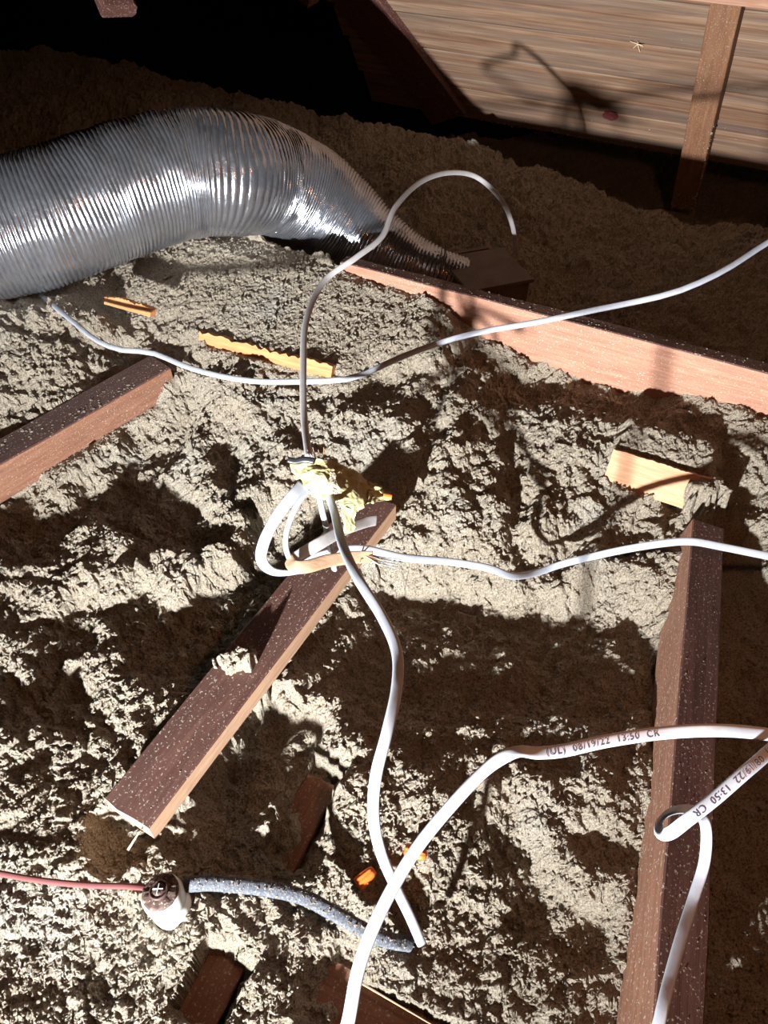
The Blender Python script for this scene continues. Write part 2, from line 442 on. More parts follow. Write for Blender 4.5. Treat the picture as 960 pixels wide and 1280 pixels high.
def spline(ctrl, n):
    """Catmull-Rom through control tuples, evenly resampled"""
    C = np.array([list(c) for c in ctrl], float)
    C = np.vstack([2 * C[0] - C[1], C, 2 * C[-1] - C[-2]])
    out = []
    for i in range(1, len(C) - 2):
        t = np.linspace(0, 1, 24, endpoint=False)[:, None]
        p0, p1, p2, p3 = C[i-1], C[i], C[i+1], C[i+2]
        out.append(.5 * (2*p1 + (p2-p0)*t + (2*p0-5*p1+4*p2-p3)*t*t + (3*p1-p0-3*p2+p3)*t**3))
    Q = np.vstack(out + [C[-2][None]])
    d = np.concatenate([[0], np.cumsum(np.linalg.norm(np.diff(Q[:, :3], axis=0), axis=1))])
    s = np.linspace(0, d[-1], n)
    return np.stack([np.interp(s, d, Q[:, k]) for k in range(Q.shape[1])], 1), s
class Sweep:
    """flat or round cable: ctrl = (x, y, z, ang) ang turns the flat side; flatref = normal of the flat side at ang 0"""
    def __init__(s, ctrl, w, t, n=160, m=18, tref=None):
        Q, s.s = spline(ctrl, n); s.c = Q[:, :3]
        T = np.gradient(s.c, axis=0); T /= np.linalg.norm(T, axis=1)[:, None]
        view = np.array([0, 0, CAM_H]) - s.c; view /= np.linalg.norm(view, axis=1)[:, None]
        ref = view if tref is None else np.tile(np.array(tref, float), (n, 1))
        W = np.cross(ref, T); W /= np.linalg.norm(W, axis=1)[:, None] + 1e-9
        N = np.cross(T, W)
        a = np.radians(Q[:, 3])[:, None]
        s.T = T; s.W = W * np.cos(a) + N * np.sin(a); s.N = -W * np.sin(a) + N * np.cos(a)
        s.w, s.t = w, t
        th = np.linspace(0, 2 * np.pi, m, endpoint=False)
        cx = np.sign(np.cos(th)) * np.abs(np.cos(th)) ** .8; cy = np.sign(np.sin(th)) * np.abs(np.sin(th)) ** .75
        s.V = s.c[:, None] + s.W[:, None] * (cx * w / 2)[None, :, None] + s.N[:, None] * (cy * t / 2)[None, :, None]
    def build(s, name, mat, parent=None):
        me = gridmesh(name, s.V, closed=True)
        o = link(name, me, mat, parent)
        bm = bmesh.new(); bm.from_mesh(me); m = s.V.shape[1]; n = s.V.shape[0]; bm.verts.ensure_lookup_table()
        bm.faces.new([bm.verts[i] for i in range(m)]); bm.faces.new([bm.verts[(n - 1) * m + i] for i in reversed(range(m))])
        bmesh.ops.recalc_face_normals(bm, faces=bm.faces); bm.to_mesh(me); bm.free()
        return o
    def text(s, words, start, size, parent, side=1, flip=False, name='printed_lettering'):
        cu = bpy.data.curves.new('t', 'FONT'); cu.body = words; cu.size = size; cu.align_y = 'CENTER'; cu.resolution_u = 3; cu.space_character = 1.15
        ob = bpy.data.objects.new('t', cu); COL.objects.link(ob); bpy.context.view_layer.update()
        me0 = ob.to_mesh(); bt = bmesh.new(); bt.from_mesh(me0); bmesh.ops.triangulate(bt, faces=bt.faces[:])
        for _ in range(3):
            bmesh.ops.subdivide_edges(bt, edges=[e for e in bt.edges if e.calc_length() > .0007], cuts=1); bmesh.ops.triangulate(bt, faces=bt.faces[:])
        bt.verts.index_update(); V = np.array([v.co[:] for v in bt.verts]); F = [tuple(v.index for v in f.verts) for f in bt.faces]; bt.free()
        ob.to_mesh_clear(); bpy.data.objects.remove(ob); bpy.data.curves.remove(cu)
        sg = -1 if flip else 1
        q = start + sg * V[:, 0]; y = sg * V[:, 1]
        f = np.interp(q, s.s, np.arange(len(s.s))); out = np.zeros_like(V)
        for k in range(3):
            g = lambda A: np.interp(f, np.arange(len(A)), A[:, k])
            out[:, k] = g(s.c) + g(s.W) * y * s.sgn * side + g(s.N) * (s.t / 2 * np.sqrt(np.maximum(.05, 1 - np.clip(np.abs(y) * 2 / s.w, 0, 1) ** 2.5)) ** .75 + .00018) * side
        me = pymesh(name, out, F)
        return link(name, me, M['ink'], parent, smooth=False)
    sgn = 1

# ------------------------------------------------------------------ timbers and how the insulation lies around them
def seg_fix(p0, p1, W, top, x0=0, x1=None, pad=.004, side=None, reach=.05, drop=.03, cover=.012):
    """keeps the insulation below a stick where it shows, and lowered beside it on the given side"""
    p0 = Vector(p0); p1 = Vector(p1); L = math.hypot(p1.x - p0.x, p1.y - p0.y); dx, dy = (p1.x - p0.x) / L, (p1.y - p0.y) / L
    if x1 is None: x1 = L
    dz = (p1.z - p0.z) / L
    def f(x, y, h):
        a = (x - p0.x) * dx + (y - p0.y) * dy; c = -(x - p0.x) * dy + (y - p0.y) * dx     # c>0 = left of the stick
        wob = .010 * pn(x * 40, y * 40) + .006 * pn(x * 90, y * 90)
        tz = p0.z + dz * a - cover
        ina = (a + wob > x0) & (a + wob < x1)
        ka = sm(x0, x0 + .03, a + wob) * sm(x1, x1 - .03, a + wob)
        on = ina & (np.abs(c) < W / 2 + pad)
        if side: on &= (c * side < W / 2 - .008)
        h = np.where(on, h * (1 - ka) + np.minimum(h, tz) * ka, h)
        if side:
            cc = (c * side) - W / 2
            k = sm(reach, 0, cc + .5 * wob) * (cc > -.008) * ka
            h = np.where((cc > -.008) & (cc < reach + .02) & ina, h * (1 - k) + np.minimum(h, tz + cover - drop) * k, h)
        return h
    return f
def behind(p0, p1, below, reach):
    L = math.hypot(p1.x - p0.x, p1.y - p0.y); dx, dy = (p1.x - p0.x) / L, (p1.y - p0.y) / L
    def f(x, y, h):
        a = (x - p0.x) * dx + (y - p0.y) * dy; c = -(x - p0.x) * dy + (y - p0.y) * dx
        top = p0.z + (p1.z - p0.z) * a / L - below + .008 * np.abs(pn(x * 50, y * 50)) - .003 + .003 * cell(x * 130, y * 130) + .24 * np.clip(c, 0, .09)
        k = sm(reach, reach * .3, c + .015 * pn(x * 30, y * 30)) * sm(.004, .016, c) * sm(-.02, .02, a + .01 * pn(x * 35, y * 35)) * sm(L + .02, L - .02, a)
        return h + np.maximum(top - h, 0) * k
    return f
def heap(u, v, z, rx, ry, amp):
    c = P(u, v, z)
    def f(x, y, h):
        d = ((x - c.x) / rx) ** 2 + ((y - c.y) / ry) ** 2
        return h + amp * np.exp(-d) * (1 + .5 * pn(x * 60, y * 60))
    return f

# flat stick, lower left
b1a, b1b = P(157, 1017, .085), P(470, 622, .135)
FIX.append(seg_fix(b1a, b1b, .085, 0, -.045, .60, side=-1, reach=.03, drop=.03))
# mid left timber
b2a, b2b = P(-60, 598, .135), P(200, 452, .15)
FIX.append(seg_fix(b2a, b2b, .075, 0, 0, .47, side=-1, reach=.07, drop=.07))
# long right timber
b3a, b3b = P(845, 1330, .10), P(886, 655, .105)
FIX.append(seg_fix(b3a, b3b, .065, 0, 0, .83, side=1, reach=.04, drop=.045))
FIX.append(seg_fix(b3a, b3b, .065, 0, 0, .95, side=-1, reach=.12, drop=.10))
# sunk stick under the hollow
b4a, b4b = P(215, 1330, -.025), P(402, 975, -.03)
FIX.append(seg_fix(b4a, b4b, .045, 0, .03, .15, side=-1, reach=.03, drop=.03))
FIX.append(seg_fix(b4a, b4b, .045, 0, .255, .45, side=-1, reach=.03, drop=.03))
# flat board at the bottom edge
b5a, b5b = P(395, 1232, -.03), P(640, 1360, -.03)
FIX.append(seg_fix(b5a, b5b, .050, 0, .035, .4))
# orange strips and pale chip parallel to the long joist
w2a, w2b = P(252, 412, .170), P(418, 455, .160)
FIX.append(behind(w2a, w2b, .012, .06))
FIX.append(seg_fix(w2a, w2b, .02, 0, .0, .5, side=-1, reach=.05, drop=.026, cover=.001))
w1a, w1b = P(768, 560, .125), P(893, 598, .122)
FIX.append(seg_fix(w1a, w1b, .02, 0, .0, .155, side=-1, reach=.05, drop=.030, cover=.001))
FIX.append(behind(w1a, w1b, .002, .19))
w3a, w3b = P(134, 366, .235), P(192, 382, .235)
FIX.append(seg_fix(w3a, w3b, .02, 0, .0, .12, side=-1, reach=.04, drop=.018, cover=.001))
# clods lying over the sticks, crest lumps
def clod(u, v, z, rx, ry, up):
    c = P(u, v, z)
    def f(x, y, h):
        d = ((x - c.x) / rx) ** 2 + ((y - c.y) / ry) ** 2 + .9 * pn(x * 45, y * 45) + .5 * pn(x * 110, y * 110)
        top = z + up * np.sqrt(np.maximum(0, 1 - d)) + .006 * cell(x * 90, y * 90) + .003 * cell(x * 200, y * 200, 3)
        k = sm(1.3, .6, d); return np.maximum(h, h * (1 - k) + top * k)
    return f
FIX.append(clod(298, 830, .104, .036, .022, .016))
FIX.append(heap(352, 852, .06, .05, .035, .035))
FIX.append(heap(352, 1035, -.02, .03, .04, .035))
def dent(u, v, z, rad, to):
    c = P(u, v, z)
    def f(x, y, h):
        k = sm(rad, rad * .55, np.hypot(x - c.x, y - c.y) + .008 * pn(x * 50, y * 50)); return h - k * to
    return f
FIX.append(dent(152, 1052, .03, .055, .032))
FIX.append(heap(870, 630, .10, .05, .03, .03))
FIX.append(clod(888, 612, .112, .045, .03, .012))

# ------------------------------------------------------------------ insulation
def build_insulation():
    NX, NY = 1020, 1020
    k = np.linspace(0, 1, NY); ys = -.02 + (np.exp(k * math.log(6.4)) - 1) / 5.4 * 3.9
    cx = np.linspace(-1.22, 1.22, NX); cx = cx + np.sign(cx) * 9 * np.maximum(np.abs(cx) - 1, 0) ** 1.7
    ys[:12] -= (np.arange(12, 0, -1) ** 2) * .006
    Yg, Cg = np.meshgrid(ys, cx, indexing='ij')
    Xg = Cg * np.maximum(.56 + .52 * Yg, .5)
    Xg = Xg + .0035 * pn(Xg * 70, Yg * 70)
    Yg = Yg + .0035 * pn(Xg * 70 + 30, Yg * 70)
    H = height(Xg, Yg) + RNG.normal(0, .0007, Xg.shape) * np.clip(.6 + .5 * Yg, 0, 1.6)
    ox = .004 * pn(Xg * 60 + 60, Yg * 60) + .002 * pn(Xg * 150 + 60, Yg * 150); oy = .004 * pn(Xg * 60, Yg * 60 + 70) + .002 * pn(Xg * 150, Yg * 150 + 70)     # curl the clumps over
    s = S(Xg, Yg); keep = 1 - np.exp(-((s - S_J) / .03) ** 2)
    hi = sm(0, .02, H - height(Xg, Yg, False) + .012)
    V = np.stack([Xg + ox * hi * keep, Yg + oy * hi * keep, H], -1)
    me = gridmesh('loose_insulation', V)
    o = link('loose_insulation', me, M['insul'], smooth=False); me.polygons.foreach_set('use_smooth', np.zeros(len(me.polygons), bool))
    tag(o, 'clumpy beige loose-fill insulation heaped over the whole attic floor', 'insulation', kind='stuff')
    return o
insulation = build_insulation()
def build_crumbs():
    n = 60000; r = np.random.default_rng(5)
    y = .08 + 2.0 * r.random(n) ** 1.5; x = (r.random(n) * 2 - 1) * (.5 + .55 * y)
    d = pn(x * 16, y * 16); ok = (S(x, y) < S_J - .01) & (d > -.25 + .2 * r.random(n)); x, y = x[ok], y[ok]; n = len(x)
    bare = np.zeros(n, bool); h = height(x, y)
    for (p0, p1, W) in STICKS:
        L = math.hypot(p1.x - p0.x, p1.y - p0.y); dx, dy = (p1.x - p0.x) / L, (p1.y - p0.y) / L
        a = (x - p0.x) * dx + (y - p0.y) * dy; c = -(x - p0.x) * dy + (y - p0.y) * dx
        bare |= (a > -.01) & (a < L + .01) & (np.abs(c) < W / 2 + .02)
    x, y, h = x[~bare], y[~bare], h[~bare]; n = len(x)
    base = np.array([(1,0,0),(-1,0,0),(0,1,0),(0,-1,0),(0,0,1),(0,0,-1)], float)
    tri = np.array([(0,2,4),(2,1,4),(1,3,4),(3,0,4),(2,0,5),(1,2,5),(3,1,5),(0,3,5)])
    size = (.0013 + .0042 * r.random(n) ** 3) * (.75 + .3 * y)
    V = base[None] * (size[:, None] * (.5 + .8 * r.random((n, 6))))[..., None] + r.normal(0, 1, (n, 6, 3)) * (size * .28)[:, None, None]
    V += np.stack([x, y, h + size * .25], 1)[:, None]
    F = (tri[None] + (np.arange(n) * 6)[:, None, None]).reshape(-1, 3)
    me = bpy.data.meshes.new('loose_crumbs'); me.vertices.add(n * 6); me.vertices.foreach_set('co', V.reshape(-1).astype(np.float32))
    nf = len(F); me.loops.add(nf * 3); me.loops.foreach_set('vertex_index', F.reshape(-1).astype(np.int32)); me.polygons.add(nf)
    me.polygons.foreach_set('loop_start', (np.arange(nf) * 3).astype(np.int32)); me.polygons.foreach_set('loop_total', np.full(nf, 3, np.int32))
    me.update(calc_edges=True)
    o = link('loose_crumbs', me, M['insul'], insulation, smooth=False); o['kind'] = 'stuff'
STICKS = [(b1a, b1b, .085), (b2a, b2b, .075), (b3a, b3b, .07), (b4a, b4b, .06), (b5a, b5b, .07), (w1a, w1b, .04), (w2a, w2b, .04), (w3a, w3b, .04)]
build_crumbs()

fl = link('floor', pymesh('floor', [(-4, -2.6, -.35), (4, -2.6, -.35), (4, 6.5, -.35), (-4, 6.5, -.35)], [(0, 1, 2, 3)]), M['shade_black'], smooth=False)
tag(fl, kind='structure')
def wallquad(name, a, b, z0=-.35, z1=3.0):
    o = link(name, pymesh(name, [(*a, z0), (*b, z0), (*b, z1), (*a, z1)], [(0, 1, 2, 3)]), M['shade_black'], smooth=False); tag(o, kind='structure')
wallquad('wall_far', (-4, 6.5), (4, 6.5)); wallquad('wall_left', (-4, -2.6), (-4, 6.5))
wallquad('wall_right', (4, -2.6), (4, 6.5)); wallquad('wall_near', (-4, -2.6), (4, -2.6))

# ------------------------------------------------------------------ roof deck planks
def rowpt(q, s, z):                   # q along the eave, s across, z up
    return Vector((AX * q + .471 * s, AY * q + .882 * s, z))
def roof_hit(u, v, off=0.0):
    d = ray(u, v); sd = S(d.x, d.y)
    c = Z_ROOF - off / math.cos(math.radians(60))
    t = (CAM_H - c - S_ROOF * ROOF_TAN) / (-d.z - sd * ROOF_TAN)
    return Vector((0, 0, CAM_H)) + d * t
roof = empty('ceiling', (0, 0, 0)); tag(roof, kind='structure')
eave_dir = Vector((AX, AY, 0)); updir = Vector((-.471 * .5, -.882 * .5, math.sin(math.radians(60))))
nrm = eave_dir.cross(updir).normalized()
if nrm.dot(Vector((0, 0, CAM_H)) - rowpt(0, S_ROOF, Z_ROOF)) < 0: nrm = -nrm
origin = rowpt(0, S_ROOF, Z_ROOF)
qL = (roof_hit(520, 90) - origin).dot(eave_dir)
acc = 0.0
for i in range(9):
    W = .152 + .012 * math.sin(i * 2.3)
    p0 = origin + updir * (acc + W / 2) + eave_dir * (qL - .25 - .02 * i) + nrm * (.0015 * math.sin(i * 5))
    p1 = p0 + eave_dir * 2.6
    # knot at a chosen plank
    pl = timber('plank', p0, p1, W - .0055, .019, M['plank'], up=nrm, parent=roof, wav=.001, seg=30)
    if i == 1:
        kp = roof_hit(825, 82); pl.data.materials[0] = M['plank_knot']
        loc = pl.matrix_world.inverted() @ kp
        for nd in M['plank_knot'].node_tree.nodes:
            if nd.type == 'VECT_MATH' and nd.operation == 'SUBTRACT': nd.inputs[1].default_value = (loc.x, loc.y, 0)
    acc += W
# small dark red knot stub standing out of the lowest plank
kp = roof_hit(763, 144)
bm = bmesh.new(); bmesh.ops.create_icosphere(bm, subdivisions=3, radius=.028)
for v in bm.verts:
    v.co.z *= .45; v.co.y *= .75; v.co += Vector(mnoise.noise_vector(v.co * 60)) * .005
me = bpy.data.meshes.new('knot'); bm.to_mesh(me); bm.free()
kn = link('knot', me, M['redknot'], roof); kn.matrix_world = Matrix.Translation(kp) @ nrm.to_track_quat('Z', 'Y').to_matrix().to_4x4()
# splinter tuft
tf = []
c = roof_hit(797, 55, .006)
for k in range(7):
    a = k * 1.3; e = c + (eave_dir * math.cos(a) + updir * math.sin(a)) * (.014 + .02 * random.random()) + nrm * .008
    tf.append((c, e))
def sticks(name, segs, r, mat, parent=None):
    V = []; F = []
    for a, b in segs:
        a = Vector(a); b = Vector(b); d = (b - a).normalized(); s1 = d.orthogonal().normalized() * r; s2 = d.cross(s1); k = len(V)
        for q, sc in ((a, 1), (b, .5)):
            V += [q + s1 * sc, q + s2 * sc, q - s1 * sc, q - s2 * sc]
        F += [(k + j, k + (j + 1) % 4, k + 4 + (j + 1) % 4, k + 4 + j) for j in range(4)] + [(k, k + 3, k + 2, k + 1), (k + 4, k + 5, k + 6, k + 7)]
    return link(name, pymesh(name, V, F), mat, parent, smooth=False)
sticks('splinters', tf, .0016, M['straw'], roof)
pts = []
rr_ = random.Random(3)
for i in range(240):
    q = origin + updir * (rr_.random() ** 2 * .5 + .01) + eave_dir * (qL + rr_.random() * 1.9) + nrm * .002; pts.append(q)
for i in range(500):
    q = origin + updir * (rr_.random() * .012) + eave_dir * (qL - .1 + rr_.random() * 2.1) + nrm * .002; pts.append(q)
crumbs('insulation_flecks', pts, roof, .001, .0035, seed=4)

# rafter running down the planks, right
ra, rb = roof_hit(852, 262, .085), roof_hit(913, -20, .085)
raf = timber('rafter', ra, rb + (rb - ra) * .8, .085, .08, M['rafter'], up=nrm, wav=.0015)
tag(raf, 'warm brown rafter running down over the roof planks at the right', 'rafter')
rpts = [(rr_.random() * .09, (rr_.random() - .5) * .09, .001 + rr_.random() * .004) for i in range(130)] + \
       [(rr_.random() * .45, -.044 + (rr_.random() - .5) * .004, .001) for i in range(60)]
crumbs('insulation_flecks', rpts, raf, .0015, .006, seed=5)
# purlin along the top
pa, pb = roof_hit(815, -16, .12), roof_hit(1010, 4, .12)
pur = timber('purlin', pa, pa + (pb - pa) * 2.5, .06, .04, M['purlin'], up=nrm)
tag(pur, 'pale pinkish timber crossing over the top of the rafter', 'beam')
# dark sloping web member in front of the deck
wa, wb = roof_hit(560, 150, .03), roof_hit(434, -12, .03)
nw = nrm
web = timber('truss_web', wa, wa + (wb - wa) * 1.5, .185, .042, M['web'], up=nw)
tag(web, 'broad dark brown timber sloping down beside the lit roof planks', 'timber')
crumbs_on(web, .3, .19, 130, seed=6, rmax=.003)
wc = timber('truss_web', PT(150, 6, 2.3), PT(70, -190, 2.3), .11, .05, M['web'], up=(.3, -.3, .8), bev=.01)
tag(wc, 'dusty timber end hanging above the insulation, top left corner', 'timber')
wd = timber('truss_web', PT(395, -8, 2.6), PT(330, -60, 2.6), .07, .04, M['web'], up=(.3, -.3, .8))
tag(wd, 'short dark timber tip beside the top of the broad sloping timber', 'timber')

# ------------------------------------------------------------------ long joist
j0 = rowpt(-.95, S_J + .019, Z_J); j1 = rowpt(1.5, S_J + .019, Z_J + .0)
jo = timber('joist', j0, j1, .038, .20, M['shaded_timber'], sidemat=M['joist'], wav=.002, seg=60)
tag(jo, 'long reddish joist standing on edge, running from under the duct to the right', 'joist')
crumbs_on(jo, 2.4, .036, 420, seed=9, rmax=.0035)

# ------------------------------------------------------------------ sticks in the insulation
o = timber('board', b1a, b1b, .085, .042, M['shaded_timber'], endmat=M['end'], sidemat=M['end'], chip=.004)
tag(o, 'flat dark board with pale cut end pointing to the lower left, under the taped splice', 'board')
crumbs_on(o, .5, .083, 420, seed=10, rmin=.0004, rmax=.0014)
o = timber('board', b2a, b2b, .075, .085, M['shaded_timber'], sidemat=M['side'], wav=.002)
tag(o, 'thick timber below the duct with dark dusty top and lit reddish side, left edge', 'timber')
crumbs_on(o, .5, .07, 260, seed=11, rmax=.005)
o = timber('board', b3a, b3b, .062, .11, M['shaded_timber'], sidemat=M['side'], roll=math.radians(10), wav=.002, seg=40)
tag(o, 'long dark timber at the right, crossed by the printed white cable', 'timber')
crumbs_on(o, .95, .06, 330, seed=12, rmin=.0003, rmax=.0016)
o = timber('board', b4a, b4b, .055, .04, M['side'], sidemat=M['side'], wav=.002)
tag(o, 'sunken reddish stick surfacing above and below the black loom', 'board')
crumbs_on(o, .4, .05, 60, seed=13, rmax=.002)
o = timber('board', b5a, b5b, .075, .02, M['side'], sidemat=M['orange'], wav=.002)
tag(o, 'flat reddish board with an orange straw at the bottom edge, beside the printed cable', 'board')
crumbs_on(o, .3, .07, 200, seed=14, rmax=.0018)
def strip(a, b, hgt, mat, label, lean, chipd=.012):
    m, L = frame_from(a, b, (0, 0, 1))
    n = 44; V = []; F = []
    for i in range(n + 1):
        x = L * i / n; jag = chipd * abs(mnoise.noise(Vector((x * 40, a[0] * 7, 1)))) + chipd * .6 * abs(mnoise.noise(Vector((x * 130, 3, a[0]))))
        e = 1 if 0 < i < n else 0
        for (y, z) in ((-.009, -hgt), (-.009, -jag), (.009, -jag * .8), (.009, -hgt)): V.append((x, y, z))
    for i in range(n):
        for j in range(4):
            k = i * 4; F.append((k + j, k + (j + 1) % 4, k + 4 + (j + 1) % 4, k + 4 + j))
    F += [(0, 3, 2, 1), (n * 4, n * 4 + 1, n * 4 + 2, n * 4 + 3)]
    me = pymesh('wood_strip', V, F); o = link('wood_strip', me, mat, smooth=False)
    o.matrix_world = m @ Matrix.Rotation(lean, 4, 'X'); tag(o, label, 'wood strip'); return o
strip(w2a, w2b, .05, M['orange'], 'torn orange wood strip between the two thin white cables', math.radians(-25))
strip(w1a, w1b, .075, M['pale'], 'pale orange board edge poking out of the insulation beyond the right timber', math.radians(-30), .004)
strip(w3a, w3b, .026, M['orange'], 'small orange wood splinter just under the duct', math.radians(-25))

# ------------------------------------------------------------------ foil duct
def build_duct():
    # (u, v, depth, radius)
    ctrl = [(-330, 330, 1.70, .152), (-180, 318, 1.72, .152), (-60, 300, 1.74, .150), (60, 272, 1.78, .148), (150, 240, 1.83, .147),
            (225, 220, 1.88, .147), (285, 218, 1.92, .146), (335, 226, 2.02, .143), (385, 250, 2.11, .140), (430, 280, 2.16, .126), (470, 306, 2.18, .101),
            (510, 326, 2.19, .078), (545, 338, 2.19, .063), (580, 347, 2.20, .054)]
    C = [(*PT(u, v, t), r) for u, v, t, r in ctrl]
    n = 1500; Q, s = spline(C, n)
    c = Q[:, :3]; R = Q[:, 3]
    T = np.gradient(c, axis=0); T /= np.linalg.norm(T, axis=1)[:, None]
    A = np.cross(np.array([0, 0, 1.0]), T); A /= np.linalg.norm(A, axis=1)[:, None]; B = np.cross(T, A)
    m = 110; th = np.linspace(0, 2 * np.pi, m, endpoint=False)
    TH, SS = np.meshgrid(th, s)
    pitch = .0102
    rib = np.abs(np.sin(np.pi * (SS / pitch + TH / (2 * np.pi) + .35 * pn(SS * 9, np.cos(TH) * 2 + 5) )))
    amp = .0030 * (1 + .8 * pn(SS * 25 + 4, TH * 3))
    r = R[:, None] * (1 + .020 * pn(SS * 7, np.cos(TH) * 1.5 + 3) + .016 * pn(SS * 22, np.sin(TH) * 3)) + amp * (rib - .5) \
        + .0009 * pn(SS * 130, TH * 11) + .0006 * pn(SS * 260, TH * 25)
    V = c[:, None] + A[:, None] * (np.cos(TH) * r)[..., None] + B[:, None] * (np.sin(TH) * r)[..., None]
    root = empty('flexible_duct', C[3][:2] + (0.2,))
    tag(root, 'silver corrugated foil duct arching over the joist into the fan housing', 'duct')
    o = link('duct_hose', gridmesh('duct_hose', V, closed=True), M['foil'], root)
    o.matrix_parent_inverse = Matrix.Translation(-root.location)
    # collar strap at the narrow end
    cs = Sweep([(*(Vector(c[-60]) + (Vector(A[-60]) * math.cos(q) + Vector(B[-60]) * math.sin(q)) * float(R[-60] + .005)), 90) for q in np.linspace(0, 6.283, 14)], .004, .018, n=60, m=8, tref=tuple(T[-60]))
    q = cs.build('collar_strap', M['housing'], root); q.matrix_parent_inverse = Matrix.Translation(-root.location)
build_duct()

# fan housing
def boxmesh(name, dx, dy, dz, bev=.004):
    bm = bmesh.new(); bmesh.ops.create_cube(bm, size=1)
    for v in bm.verts: v.co = Vector((v.co.x * dx, v.co.y * dy, (v.co.z + .5) * dz))
    bmesh.ops.bevel(bm, geom=list(bm.edges), offset=bev, segments=2, affect='EDGES')
    me = bpy.data.meshes.new(name); bm.to_mesh(me); bm.free(); return me
hp = P(606, 350, .08)
fh = empty('fan_housing', (hp.x, hp.y, .0)); fh.rotation_euler = (0, 0, math.radians(20)); fh.scale = (1.2, 1.1, 1.05)
tag(fh, 'dark dusty box at the narrow end of the duct, behind the joist', 'fan housing')
link('housing_body', boxmesh('housing_body', .15, .17, .10), M['housing'], fh, smooth=False)
ld = link('lid', boxmesh('lid', .165, .185, .010, .002), M['housing'], fh, smooth=False); ld.location = (0, 0, .10)
cl = link('flange', boxmesh('flange', .30, .02, .09, .003), M['housing'], fh, smooth=False); cl.location = (-.08, .14, .0)

# ------------------------------------------------------------------ cables
# arching cable from the splice over the duct into the housing
pts = [(386,572,.335,0),(380,520,.33,0),(379,460,.345,0),(383,400,.36,0),(405,352,.37,0),(445,322,.39,0),(478,295,.40,0),(495,258,.42,0),
       (525,228,.42,0),(560,216,.40,0),(595,221,.36,0),(625,248,.30,0),(640,280,.23,0),(646,318,.13,0)]
sw = Sweep([(*P(u, v, z), a) for u, v, z, a in pts], .0125, .008, n=220)
tag(sw.build('electrical_cable', M['grey']), 'greyish cable arching up from the taped splice, over the duct to the dark housing', 'cable')
# long thin cable crossing the frame
pts = [(1900,-160,.60),(1300,130,.56),(1100,225,.52),(1010,276,.50),(960,303,.48),(905,338,.46),(850,363,.44),(800,376,.42),(740,388,.40),(670,403,.38),(600,415,.36),(545,430,.34),(495,449,.33),(455,468,.32),(425,475,.31),(375,477,.30),
       (325,477,.285),(280,471,.27),(235,459,.26),(190,441,.25),(150,437,.245),(120,425,.24),(95,405,.235),(70,385,.225),(40,360,.19)]
sw = Sweep([(*P(u, v, z), 20) for u, v, z in pts], .0112, .008, n=260)
tag(sw.build('electrical_cable', M['white']), 'thin white cable sagging across the whole picture above the joist', 'cable')
# cable leaving to the right through the insulation
pts = [(372,708,.20,0),(405,693,.21,0),(450,686,.205,0),(505,697,.17,0),(560,702,.14,0),(610,710,.12,0),(640,720,.085,0),(670,716,.05,0),(700,706,.05,0),(735,697,.09,0),(780,687,.13,0),(830,679,.16,0),(865,677,.17,0),(905,684,.165,0),(960,695,.16,0),(1020,706,.15,0),(1150,735,.12,0),(1300,790,.06,0),(1420,850,-.03,0)]
sw = Sweep([(*P(u, v, z), a) for u, v, z, a in pts], .0135, .006, n=260)
tag(sw.build('electrical_cable', M['white']), 'flat white cable dipping into the insulation on its way to the right edge', 'cable')
# big cable down from the splice to the black loom
pts = [(408,612,.345,30),(418,640,.36,20),(428,680,.40,0),(447,722,.42,0),(478,772,.42,0),(496,815,.42,0),(496,860,.42,-10),(484,915,.41,-20),(470,970,.38,0),(467,1020,.33,0),(476,1065,.26,0),(495,1110,.17,0),(512,1145,.10,0),(527,1180,.03,0)]
sw = Sweep([(*P(u, v, z), a) for u, v, z, a in pts], .0130, .0065, n=260)
tag(sw.build('electrical_cable', M['white']), 'thick white cable snaking down from the taped splice to the black loom', 'cable')
# printed cable
pts = [(470,1900,.40,0),(420,1500,.48,0),(425,1330,.50,0),(437,1270,.52,0),(450,1205,.54,10),(478,1135,.56,20),(520,1062,.58,25),(572,998,.60,25),(612,958,.61,20),(645,940,.62,-35),(672,941,.62,-20),(705,938,.62,0),(760,926,.62,0),(830,916,.62,0),
       (900,913,.62,5),(960,918,.61,10),(1020,928,.60,60),(1046,930,.59,120),(1020,915,.60,170),(985,922,.61,180),(940,958,.61,180),(895,997,.60,180),(858,1026,.59,180),(838,1041,.575,180),(826,1041,.565,215),(827,1024,.55,270),(845,1013,.53,300),(868,1014,.50,325),(882,1032,.47,345),
       (881,1075,.44,360),(868,1120,.43,360),(852,1170,.43,360),(838,1220,.43,360),(826,1270,.43,360),(812,1340,.42,360),(800,1550,.40,360),(830,1900,.30,360)]
sw = Sweep([(*P(u, v, z), a) for u, v, z, a in pts], .0098, .0040, n=800, m=20)
cab = sw.build('electrical_cable', M['white'])
tag(cab, 'printed white cable sweeping up from the bottom edge and folding back over the right timber', 'cable')
def arc_at(u, v, lo=0, hi=None):
    uu, vv = proj(sw.c[:, 0], sw.c[:, 1], sw.c[:, 2]); d = (uu - u) ** 2 + (vv - v) ** 2
    hi = hi or len(d); i = lo + int(np.argmin(d[lo:hi])); return float(sw.s[i]), i
s0, i0 = arc_at(683, 941)
sw.text('(UL)  08/19/22  13:50  CR', s0, .0072, cab)
s1, i1 = arc_at(1046, 930)
s2, i2 = arc_at(985, 922, i1 + 5)
sw.text('(UL)  08/19/22  13:50  CR', s2 + .012, .0072, cab, side=-1)

